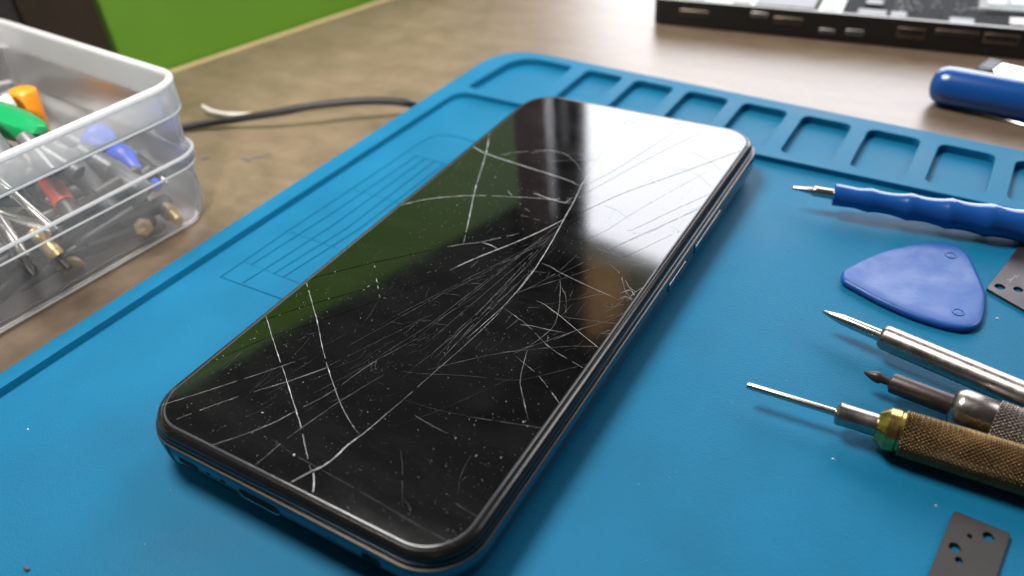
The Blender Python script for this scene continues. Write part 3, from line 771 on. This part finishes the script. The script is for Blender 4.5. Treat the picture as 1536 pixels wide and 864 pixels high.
# ------------------------------------------------------------------ opened laptop base
def laptop():
    h=11.5; zt=ZD+h
    L0=at((978,36),ZD); Lr=at((1536,91),ZD); e1=(Lr-L0).normalized(); e2=Vector((-e1.y,e1.x,0))
    th=thing('opened_laptop','black laptop base with its cover off and the boards showing','laptop',(L0.x,L0.y,ZD))
    fr=Matrix((e1,e2,Vector((0,0,1)))).transposed()
    def Wp(x,y,z): return L0+e1*x+e2*y+Vector((0,0,z))
    def Bx(mb,x0,x1,y0,y1,z0,z1,bev=.2,mi=0): mb.box(Wp((x0+x1)/2,(y0+y1)/2,(z0+z1)/2),((x1-x0)/2,(y1-y0)/2,(z1-z0)/2),bev=bev,fr=fr,mi=mi)
    W,Dp=300,210
    out=[Wp(*p,0) for p in rrect(W/2,Dp/2,4,5,W/2,Dp/2)]; inn=[Wp(*p,0) for p in rrect(W/2-1.8,Dp/2-1.8,3,5,W/2,Dp/2)]
    mb=MB(); lo=lambda l,z: [(p.x,p.y,ZD+z) for p in l]
    mb.loft([lo(offset([(p.x,p.y) for p in out],-2.0) and out,0.4),lo(out,h-.4)],cap0=True,cap1=False)
    mb.loft([lo(inn,h-.4),lo(inn,2.5)],cap0=False,cap1=True); ch=mb.build('chassis',M['lapblack'],th)
    mb=MB(); mb.loft([lo(out,h-.4),lo(out,h),lo(inn,h),lo(inn,h-.4)],closed=True); mb.build('lip',M['lapedge'],ch,bevel=.2)
    mb=MB(); Bx(mb,2,298,2,208,3,h-2.6); mb.build('main_board',M['board'],th)
    # pixel helper in laptop plane
    def X(px,py,z=zt-2): 
        q=at((px,py),z)-L0; return q.dot(e1),q.dot(e2)
    def patch(name,px0,py0,px1,py1,m,z0,z1,deep=None):
        x0,y1=X(px0,py0,ZD+z1); x1,y0=X(px1,py1,ZD+z1)
        _,ya=X(px0,py1,ZD+z1); y0=max(ya,2.2)
        if deep: y1=y0+deep
        mb=MB(); Bx(mb,x0,x1,y0,max(y1,y0+1.5),z0,z1); return mb.build(name,M[m],th)
    zb=h-2.6
    patch('foil_shield',990,0,1055,7,'foil',zb-1,zb+.5,26)
    patch('foil_shield',1058,0,1135,9,'palegreen',zb-1,zb+.55,22)
    patch('battery',1140,-6,1225,6,'lapblack',zb-1,zb+1.6,40)
    patch('ribbon',1175,9,1232,17,'foil',zb-1,zb+.7,5)
    patch('circuit_label',1233,3,1262,20,'palegreen',zb-1,zb+.8,20)
    patch('fan_recess',1372,17,1412,27,'hole',zb-1,zb+.5,9)
    pl=patch('heat_shield',1470,-8,1545,12,'foil',zb-1,zb+1.2,34)
    patch('shield_window',1482,-4,1512,6,'greytube',zb-1,zb+1.5,12); patch('shield_window',1516,-4,1540,7,'greytube',zb-1,zb+1.5,12)
    patch('bracket',1515,20,1545,36,'portgrey',zb-1,zb+1.0,8)
    for q in ((1003,1,1049,3),(1008,4,1046,5),(1066,2,1090,6),(1100,1,1128,3),(1180,11,1196,15),(1204,11,1226,15),(1238,8,1256,14)): patch('shield_slot',*q,'lapblack',zb-.5,zb+.95,2.2)
    for q in ((1290,8,1330,20),(1338,14,1360,24),(1300,1,1325,5),(1425,24,1462,33)): patch('chip',*q,'lapblack',zb-.5,zb+1.1,6)
    mb=MB()
    for i in range(46):
        px=random.uniform(1345,1500); py=random.uniform(0,16)+ (px-1345)*.03
        x,y=X(px,py,ZD+zb); w=random.uniform(.25,1.0); Bx(mb,x-w,x+w,y-.3,y+.3,zb-.2,zb+.35,bev=.05)
    for i in range(10):
        x,y=X(random.uniform(1345,1362),random.uniform(8,22),ZD+zb); w=random.uniform(.2,.5); Bx(mb,x-w,x+w,y-.8,y+.8,zb-.2,zb+.3,bev=.05)
    sm=mb.build('solder_parts',M['foil'],th); sm['kind']='stuff'
    # sockets along the near side
    def sock(px0,px1,py0,py1,m,name='port'):
        a=ray((px0,(py0+py1)/2)); 
        def onface(px,py):
            a=ray((px,py)); t=(L0-C).dot(e2)/a.dot(e2); return C+a*t
        p0=onface(px0,py0); p1=onface(px1,py1)
        x0=(p0-L0).dot(e1); x1=(p1-L0).dot(e1); z1=min(max(p0.z,p1.z)-ZD,h-.8); z0=max(min(p0.z,p1.z)-ZD,.8)
        if z1-z0<1.2: z1=z0+1.2
        mb=MB(); Bx(mb,x0,x1,-.35,1.0,z0,z1,bev=.3); o=mb.build(name,M[m],th)
        mb=MB(); Bx(mb,x0+.8,x1-.8,-.42,0.2,z0+.45*(z1-z0)-.2,z1-.45,bev=.1); mb.build('opening',M['lapblack'],o)
    for q in ((1019,1063,13,26,'portmetal'),(1127,1152,17,27,'portgrey'),(1161,1205,24,39,'portmetal'),(1229,1252,42,51,'portgrey'),(1269,1295,43,54,'portgrey'),(1347,1386,40,61,'portmetal'),(1404,1468,43,57,'portmetal'),(1477,1527,49,70,'portmetal')): sock(*q)
laptop()

# ------------------------------------------------------------------ cable and stripped wire
def cable():
    pts=[at((200,203),ZD+1.6),at((290,188),ZD+2),at((345,180),ZD+3),at((400,171),ZD+5),at((460,160),ZD+6.5),at((520,153),ZD+6.5),at((570,151),ZD+6),at((608,154),ZD+4.5),at((628,160),ZD+2.0),at((665,180),ZD+1.4)]
    mb=MB(); mb.tube(smoothpath(pts,10),1.4,14); o=mb.build('cable',M['cable'],base=tuple(pts[1])); tag(o,'thin black cable running from the plastic box to the mat','cable')
    pts=[at((303,158),ZD+3.6),at((309,163),ZD+2.6),at((320,168),ZD+1.6),at((345,172),ZD+1),at((380,172),ZD+.9),at((420,169),ZD+.8),at((440,166),ZD+.8)]
    mb=MB(); mb.tube(smoothpath(pts,8),.75,10,rf=lambda t: .5+.4*min(1,t*5)); o=mb.build('wire_end',M['wirewhite'],base=tuple(pts[2])); tag(o,'short white stripped wire end curling up beside the black cable','wire')
cable()

# ------------------------------------------------------------------ dark cabinet at the far left, standing before the green panel
def cabinet():
    off=7
    # where the photograph's vertical edge meets the plane just before the green panel
    o0=E0+en*off; a=ray((166,70)); t=((o0-C).dot(en))/a.dot(en); p=C+a*t; s=(p-E0).dot(eu)
    def W(ss,nn,z): q=E0+eu*ss+en*nn; return (q.x,q.y,z)
    th=thing('cabinet','dark brown upright box standing against the green panel behind the clear plastic box','cabinet',W(s-40,off,ZD))
    def bx(name,s0,s1,n0,n1,z0,z1,m,par=th):
        mb=MB(); q=[W(s0,n0,0),W(s1,n0,0),W(s1,n1,0),W(s0,n1,0)]
        mb.loft([[(v[0],v[1],z0) for v in q],[(v[0],v[1],z1) for v in q]]); return mb.build(name,M[m],par,bevel=.6)
    bx('side_panel',s-26,s,0.3,off,ZD,118,'cabinet')
    bx('shaded_recess',s-140,s-26.2,0.3,off-2.5,ZD,118,'cabshade')  # flat panel coloured black as the shaded opening
    bx('shelf',s-95,s-26.6,off-2.4,off-.8,18,21,'cabinet')
cabinet()

# ------------------------------------------------------------------ frosted plastic box and what lies in it
BZ=30.0
RC_=at((284,115.5),BZ)
bu=(at((0,240),BZ)-RC_).normalized(); bu.z=0; bu.normalize()      # along the near long side, towards the viewer
bw=Vector((bu.y,-bu.x,0)); 
if bw.x>0: bw=-bw                                                              # away to the left
BLEN,BWID=150.0,112.0
def plastic_box():
    th=thing('plastic_box','open frosted plastic box full of small tools and screwdriver bits','storage box',tuple(RC_+bu*BLEN/2+bw*BWID/2+Vector((0,0,ZD-BZ))))
    cen=RC_+bu*BLEN/2+bw*BWID/2
    def lp(ins,z,r=11):
        out=[]
        for p in rrect(BLEN/2-ins,BWID/2-ins,max(r-ins,2),8): 
            q=cen+bu*p[0]+bw*p[1]; out.append((q.x,q.y,z))
        return out
    zl=7.5
    # wall: outer skin down, inner skin up
    mb=MB()
    outer=[(1.8,BZ-8.5),(2.6,zl+2.5),(1.2,zl+1.0),(1.0,zl-1.5),(2.2,zl-2.6),(2.6,ZD+10),(3.4,ZD+5),(5.2,ZD+2.2),(8.5,ZD+.15)]
    inner=[(9.5,ZD+1.4),(6.3,ZD+3.3),(4.6,ZD+5.6),(3.8,ZD+10),(3.6,zl-3),(2.6,zl-1.5),(2.8,zl+.8),(3.9,zl+2.4),(3.1,BZ-8.5)]
    loops=[lp(*p) for p in outer]; mb.loft(loops,cap0=False,cap1=True)
    loops=[lp(*p) for p in inner]; mb.loft(loops,cap0=True,cap1=False); mb.build('wall',M['binwall'],th,ang=70)
    mb=MB(); pr=[(1.75,BZ-8.6),(.6,BZ-8.3),(.3,BZ-7.5),(.3,BZ-.8),(.7,BZ),(2.0,BZ),(2.4,BZ-.6),(3.0,BZ-2.5),(3.1,BZ-8.6)]
    mb.loft([lp(*p) for p in pr],closed=True); rim=mb.build('rim',M['binrim'],th,ang=60)
    for nm,dd,zz,r in (('top_lip',1.1,BZ-.2,1.15),('lower_lip',.9,BZ-8.4,.55),('step_ridge',1.3,zl+1.4,.6),('lower_ridge',1.5,zl-2.2,.3),('foot_highlight',6.6,ZD+1.3,.7)):  # pale outlines drawn as bright edges, the lowest for light reflected at the base
        mb=MB(); mb.loft([lp(dd+r*math.cos(k*PI/5),zz+r*math.sin(k*PI/5)) for k in range(10)],closed=True); mb.build(nm,M['binbright'],rim,ang=80)
plastic_box()
def atw(p,w):
    a=ray(p); o=RC_+bw*w; q=C+a*((o-C).dot(bw)/a.dot(bw)); q.z=max(q.z,ZD+3.5); return q
def inbox(u,w,z): return RC_+bu*u+bw*w+Vector((0,0,z-BZ))
def rod(name,p0,p1,prof,m,label,cat,group=None,seg=20,extra=None,fn=None):
    p0=Vector(p0); p1=Vector(p1)
    th=thing(name,label,cat,tuple(p0),group)
    for nm,pr,mm in prof:
        mb=MB(); mb.lathe(p0,p1,pr,seg,fn=fn if nm=='handle' else None); mb.build(nm,M[mm],th)
    return th
def hexf(d,t,r): return r*(0.93+0.07*math.cos(6*t))
def box_contents():
    # the bright pieces that stand out
    a=at((33,132),20); b=at((50,186),8); 
    rod('tool_handle',a,b,[('handle',[(0,2.2),(.6,3.7),(1.6,4.2),(18,4.3)],'orange'),('shaft',[(17.8,3.2),(30,3.0)],'darkgrey')],None,'orange round handle standing up out of the box','tool handle')
    a=at((78,207),19); b=at((-40,163),21)
    rod('box_screwdriver',a,b,[('shaft',[(0,1.0),(.2,1.3),(5,1.3)],'silver'),('handle',[(4.6,2.4),(6,3.6),(10,4.4),(16,5.0),(55,5.2)],'green')],None,'green hexagonal handled screwdriver lying on top in the box','screwdriver',fn=hexf)
    # blue wavy grip against the far wall
    th=thing('blue_grip','blue wavy plastic grip seen through the wall of the frosted box','grip',tuple(atw((190,245),22)))
    pts=smoothpath([atw(p,w) for p,w in (((140,208),36),((165,222),30),((185,238),24),((205,255),17),((236,281),9))],8)
    mb=MB(); mb.tube(pts,4,14,rf=lambda t: (4.6+1.1*math.sin(t*15))*(1-t*.75)+.4); mb.build('grip',M['bluegrip'],th)
    a=atw((72,270),22); b=atw((104,316),11)
    rod('tool_handle',a,b,[('handle',[(0,2.2),(.5,2.8),(10,2.9)],'red'),('shaft',[(9.8,2.5),(15,2.5),(15.3,1.2)],'darkgrey')],None,'red capped bit holder lying among the dark bits','tool handle')
    # grey tubes under the blue grip
    G='grey metal tubes in the plastic box'
    for i,(p0,p1,z0,z1,r,lab) in enumerate((((100,232),(170,316),8,3,3.4,'flat grey tube slanting across the middle of the box'),((118,228),(184,268),8,5,3.6,'grey tube just left of the blue grip, its open end towards the near wall'),((165,252),(222,290),4,0,3.2,'short grey tube below the tip of the blue grip'),((60,225),(118,262),7,5,2.6,'short grey tube behind the red capped bit holder'),((-30,190),(20,258),14,8,3.2,'dull grey tube running under the green screwdriver'),((35,205),(85,262),9,6,2.2,'narrow grey tube under the end of the green handle'))):
        a=atw(p0,z0*2.4+6); b=atw(p1,z1*1.2+7); L=(b-a).length
        th=thing('metal_tube',lab,'tube',tuple(a),G)
        mb=MB(); mb.lathe(a,b,[(0,r*.9),(.4,r),(L,r),(L+.05,r*.7),(L-2,r*.65)],20); mb.build('tube',M['greytube'],th)
    for p0,p1,w0,w1,r,m,nm,lab in (((15,232),(72,300),44,20,2.6,'black','black_pen','black pen lying behind the red capped bit holder'),((132,258),(152,304),30,14,2.4,'black','black_pen','short black pen between the red cap and the grey tubes'),((-20,236),(48,266),46,30,2.2,'steelbrush','steel_stick','brushed steel stick at the left edge below the green handle'),((205,238),(243,268),34,20,2.0,'darkgrey','dark_rod','dark rod beyond the blue grip at the far end of the box'),((20,150),(-20,170),60,62,2.4,'white','white_tube','white tube beside the orange handle'),((88,200),(135,226),50,38,2.3,'greytube','grey_stick','grey stick beyond the tip of the green screwdriver')):
        a=atw(p0,w0); b=atw(p1,w1); L=(b-a).length; th=thing(nm,lab,nm.split('_')[1],tuple(a))
        mb=MB(); mb.lathe(a,b,[(0,r*.7),(.5,r),(L*.62,r),(L*.62+.1,r*1.06),(L-1.5,r*1.06),(L,r*.5)],16); mb.build('barrel',M[m],th)
        mb=MB(); mb.lathe(a,b,[(L-.2,r*.45),(L+1.5,r*.4),(L+3,.3)],12); mb.build('tip',M['steel'],th)
    # bright tweezers arms / rods
    a=atw((-5,268),16); b=atw((84,346),5)
    rod('steel_rod',a,b,[('rod',[(0,.9),((b-a).length,.9)],'silver')],None,'thin bright steel rod pointing down at the near wall of the box','rod')
    a=atw((-15,318),18); b=atw((85,349),6.5); L=(b-a).length
    rod('steel_rod',a,b,[('rod',[(0,1.7),(L-7,1.7),(L-6.8,1.9),(L-.5,1.9)],'silver'),('tip',[(L-.6,2.0),(L+1.4,2.0),(L+1.6,1.0)],'darkgrey')],None,'thick bright steel rod with a dark end, crossing the thin one','rod')
    a=atw((-5,328),14); b=atw((24,372),7)
    rod('driver_bit',a,b,[('shank',[(0,2.0),(13,2.1)],'steel'),('tip',[(12.8,1.3),(16,1.2),(18,.5)],'darkgrey')],None,'steel driver bit with stubby point near the left edge of the photo','bit')
    a=atw((50,345),10); b=atw((75,372),6)
    rod('driver_bit',a,b,[('shank',[(0,2.2),(9,2.2)],'ochre'),('tip',[(8.8,1.3),(13,.8)],'darkgrey')],None,'brassy driver bit just below the crossing steel rods','bit')
    # brass clip, brass nut, ochre piece pressed near the front wall
    th=thing('brass_clip','curved brass clip showing through the lower wall of the box','clip',tuple(atw((105,400),5.2)))
    mb=MB(); pts=smoothpath([atw(p,5.2) for p in ((84,404),(95,396),(108,393),(118,396),(125,402))],6); mb.tube(pts,1.5,10,rf=lambda t: .5+1.2*math.sin(PI*t)); mb.build('band',M['ochre'],th)
    mb=MB(); mb.tube(smoothpath([atw(p,5.4) for p in ((100,396),(101,405),(97,413))],5),.9,8); mb.build('leg',M['ochre'],th)
    p=atw((214,340),6.5); mb=MB(); mb.lathe(p,p+Vector((1,-.4,.5)),[(0,1.0),(.2,2.6),(2.4,2.6),(2.5,1.2),(1,1.0)],6); o=mb.build('brass_nut',M['ochre'],base=tuple(p)); tag(o,'small brass nut behind the lower wall of the frosted box','nut')
    a=atw((238,304),16); b=atw((262,326),7.5)
    rod('brass_fitting',a,b,[('body',[(0,1.6),(.5,2.4),(7,2.5),(7.2,1.7),(11,1.6)],'ochre')],None,'pale brass fitting in the right hand corner of the frosted box','fitting')
    # the heap of dark bits: one source, many copies lying across each other
    G='dark bits heaped in the plastic box'; lab='dark metal bit lying in the heap at the bottom of the frosted box'
    th=thing('driver_bit',lab,'bit',(0,0,0),G)
    mb=MB(); mb.lathe((-14,0,0),(14,0,0),[(0,1.6),(.4,2.2),(14,2.2),(14.4,1.3),(22,1.2),(27,.5)],12); mb.build('shank',M['darkgrey'],th)
    th2=thing('driver_bit',lab,'bit',(0,0,0),G)
    mb=MB(); mb.lathe((-17,0,0),(17,0,0),[(0,2.4),(.5,3.0),(18,3.0),(18.5,1.5),(33,1.4),(34,.8)],12); mb.build('shank',M['black'],th2)
    th3=thing('driver_bit',lab,'bit',(0,0,0),G)
    mb=MB(); mb.lathe((-11,0,0),(11,0,0),[(0,1.2),(.4,1.7),(15,1.7),(15.3,2.3),(21,2.3),(22,1.5)],12); mb.build('shank',M['greytube'],th3)
    srcs=[th,th2,th3]; rnd=random.Random(11); used=set()
    for k in range(190):
        s=srcs[rnd.choices((0,1,2),(5,4,2))[0]]
        if s.name in used:
            o=s.copy(); COL.objects.link(o)
            for c in s.children:
                cc=c.copy(); COL.objects.link(cc); cc.parent=o
        else: o=s; used.add(s.name)
        lay=k/190; u=rnd.uniform(26,100); w=rnd.uniform(24,92) if k%2 else rnd.uniform(11.5,26)
        z=ZD+4+lay*16+rnd.uniform(-1,1.5)-max(0,(22-u))*0.35
        f=rnd.uniform(.55,.95); o.scale=(f*1.15,f,f)
        o.location=inbox(u,w,max(z,ZD+4.5))*S; o.rotation_euler=(0,rnd.uniform(-.22,.22),rnd.uniform(0,PI*2) if w>27 and u>30 else math.atan2(bu.y,bu.x)+rnd.uniform(-.13,.13)+(PI/2 if u<=30 and w>27 else 0))
box_contents()

# ------------------------------------------------------------------ the window whose light falls on the desk (seen mirrored in the screen)
WY=1000.0
def mirror(p,y):       # where the mirrored ray from a screen point meets the plane y
    o=at(p,0); a=ray(p).normalized(); a.z=-a.z; return o+a*((y-o.y)/a.y)
def window():
    pl=mirror((874,250),WY); topz=mirror((900,352),WY).z; xl=pl.x; xr=xl+760
    th=thing('window','bright window mirrored in the upper corner of the phone screen','window',(xl,WY,-100))
    def bx(name,x0,x1,y0,y1,z0,z1,m,par=th):
        mb=MB(); mb.box(((x0+x1)/2,(y0+y1)/2,(z0+z1)/2),((x1-x0)/2,(y1-y0)/2,(z1-z0)/2),bev=2); return mb.build(name,M[m],par)
    x0=mirror((774,210),WY).x; z1=mirror((900,520),WY).z
    bx('pane',x0,xr,WY+30,WY+34,-60,z1,'pane')                       # daylight behind curtain, frame and blind
    x2=mirror((828,200),WY).x; xs0=mirror((843,190),WY).x; xs1=mirror((851,190),WY).x; zs=mirror((848,225),WY).z
    bx('frame',xs1+1,xl,WY-6,WY+20,-100,z1+20,'winframe')
    bx('frame',x2,xs0,WY-6,WY+20,-100,z1+20,'winframe')
    bx('frame',xs0,xs1+1,WY-6,WY+20,zs,z1+20,'winframe')
    bx('frame',x0-40,x2,WY+20,WY+28,mirror((800,330),WY).z,z1+20,'winframe')
    # head of the window: tan cloth panel, grey cloth panel, dark board over the rest
    def poly(name,pp,m,y):
        q=[mirror(p,y) for p in pp]; mb=MB()
        mb.loft([[(p.x,y,p.z) for p in q],[(p.x,y+1.2,p.z) for p in q]]); return mb.build(name,M[m],th)
    # order: along the top of the light, then up
    a=mirror((866,372),WY); 
    tan=[(868,374),(938,404),(938,472),(904,506),(846,502)]
    gry=[(872,346),(1010,404),(1000,440),(938,470),(938,404),(868,374)]
    poly('tan_cloth',tan,'blind',WY); poly('grey_cloth',gry,'greycloth',WY+2)
    # dark boards fill what the cloths leave open
    zt_=topz
    mb=MB()
    poly('head_board',[(846,502),(904,506),(938,468),(1000,440),(1010,404),(1200,470),(1100,640),(700,640)],'winframe',WY+14)
    # curtain beside it, folds along its length
    mb=MB(); n=24; loops=[]
    for z in (-100,100,300,500,z1):
        l=[(x0+(x2+2-x0)*i/n, WY-10+5*math.sin(i*1.7+z*.004),z) for i in range(n+1)]
        loops.append(l+[(p[0],p[1]+.8,p[2]) for p in reversed(l)])
    mb.loft(loops); o=mb.build('curtain',M['curtain'],base=(x0,WY,-100)); tag(o,'grey brown curtain beside the window, mirrored in the phone screen','curtain')
def cloth(name,col,trans):
    m,nt,b=nmat(name); L=nt.links.new; out=nt.nodes['Material Output']; nt.nodes.remove(b)
    d=N(nt,'ShaderNodeBsdfDiffuse'); d.inputs[0].default_value=(*col,1); t=N(nt,'ShaderNodeBsdfTranslucent')
    n=N(nt,'ShaderNodeTexNoise'); n.inputs['Scale'].default_value=9; tc=N(nt,'ShaderNodeTexCoord'); L(tc.outputs['Object'],n.inputs['Vector'])
    mr=N(nt,'ShaderNodeMapRange'); mr.inputs['To Min'].default_value=.75; mr.inputs['To Max'].default_value=1.25; L(n.outputs['Fac'],mr.inputs['Value'])
    sc=N(nt,'ShaderNodeVectorMath',operation='SCALE'); sc.inputs[0].default_value=col; L(mr.outputs['Result'],sc.inputs['Scale']); L(sc.outputs['Vector'],t.inputs[0])
    mx=N(nt,'ShaderNodeMixShader'); mx.inputs[0].default_value=trans; L(d.outputs[0],mx.inputs[1]); L(t.outputs[0],mx.inputs[2]); L(mx.outputs[0],out.inputs['Surface']); return m
M['curtain']=cloth('grey_brown_curtain',(0.36,0.30,0.28),0.6)
M['blind']=cloth('tan_cloth',(0.36,0.27,0.17),0.9)
M['greycloth']=cloth('grey_cloth',(0.26,0.25,0.20),0.7)
window()

# ------------------------------------------------------------------ lamps, world, camera
w=bpy.data.worlds.new('World'); scn.world=w; w.use_nodes=True
bg=w.node_tree.nodes['Background']; bg.inputs[0].default_value=(0.95,0.97,1.0,1); bg.inputs[1].default_value=0.045
def area(name,loc,target,size,power,col):
    l=bpy.data.lights.new(name,'AREA'); l.shape='DISK'; l.size=size*S; l.energy=power; l.color=col
    o=bpy.data.objects.new(name,l); COL.objects.link(o); o.location=Vector(loc)*S
    o.rotation_euler=(Vector(target)-Vector(loc)).to_track_quat('-Z','Y').to_euler(); return o
area('ceiling_lamp',(-245,45,570),(10,0,0),250,5.2,(1.0,0.97,0.93))
area('side_lamp',(660,600,600),(20,-30,0),380,3.2,(0.96,0.97,1.0))
def spot(name,loc,target,cone,power,col):
    l=bpy.data.lights.new(name,'SPOT'); l.energy=power; l.color=col; l.spot_size=math.radians(cone); l.spot_blend=0.9; l.shadow_soft_size=0.04
    o=bpy.data.objects.new(name,l); COL.objects.link(o); o.location=Vector(loc)*S
    o.rotation_euler=(Vector(target)-Vector(loc)).to_track_quat('-Z','Y').to_euler(); return o
spot('fill_spot',(250,-400,350),(-182,30,140),45,27.0,(1.0,0.96,0.90))  # added fill for the green panel and plastic box, no such lamp exists
cam=bpy.data.cameras.new('camera'); co=bpy.data.objects.new('camera',cam); COL.objects.link(co)
co.matrix_world=Matrix.Translation(C*S)@R.to_4x4()
cam.sensor_width=36; cam.lens=FPX*36/1536; cam.clip_start=0.005; cam.clip_end=50
cam.dof.use_dof=True; cam.dof.focus_distance=0.176; cam.dof.aperture_fstop=11.5
scn.camera=co
scn.view_settings.view_transform='Standard'; scn.view_settings.look='None'; scn.view_settings.exposure=0; scn.view_settings.gamma=1
scn.cycles.max_bounces=10; scn.cycles.transparent_max_bounces=24; scn.cycles.use_denoising=True
for o in scn.objects:
    if '_b' in o: del o['_b']
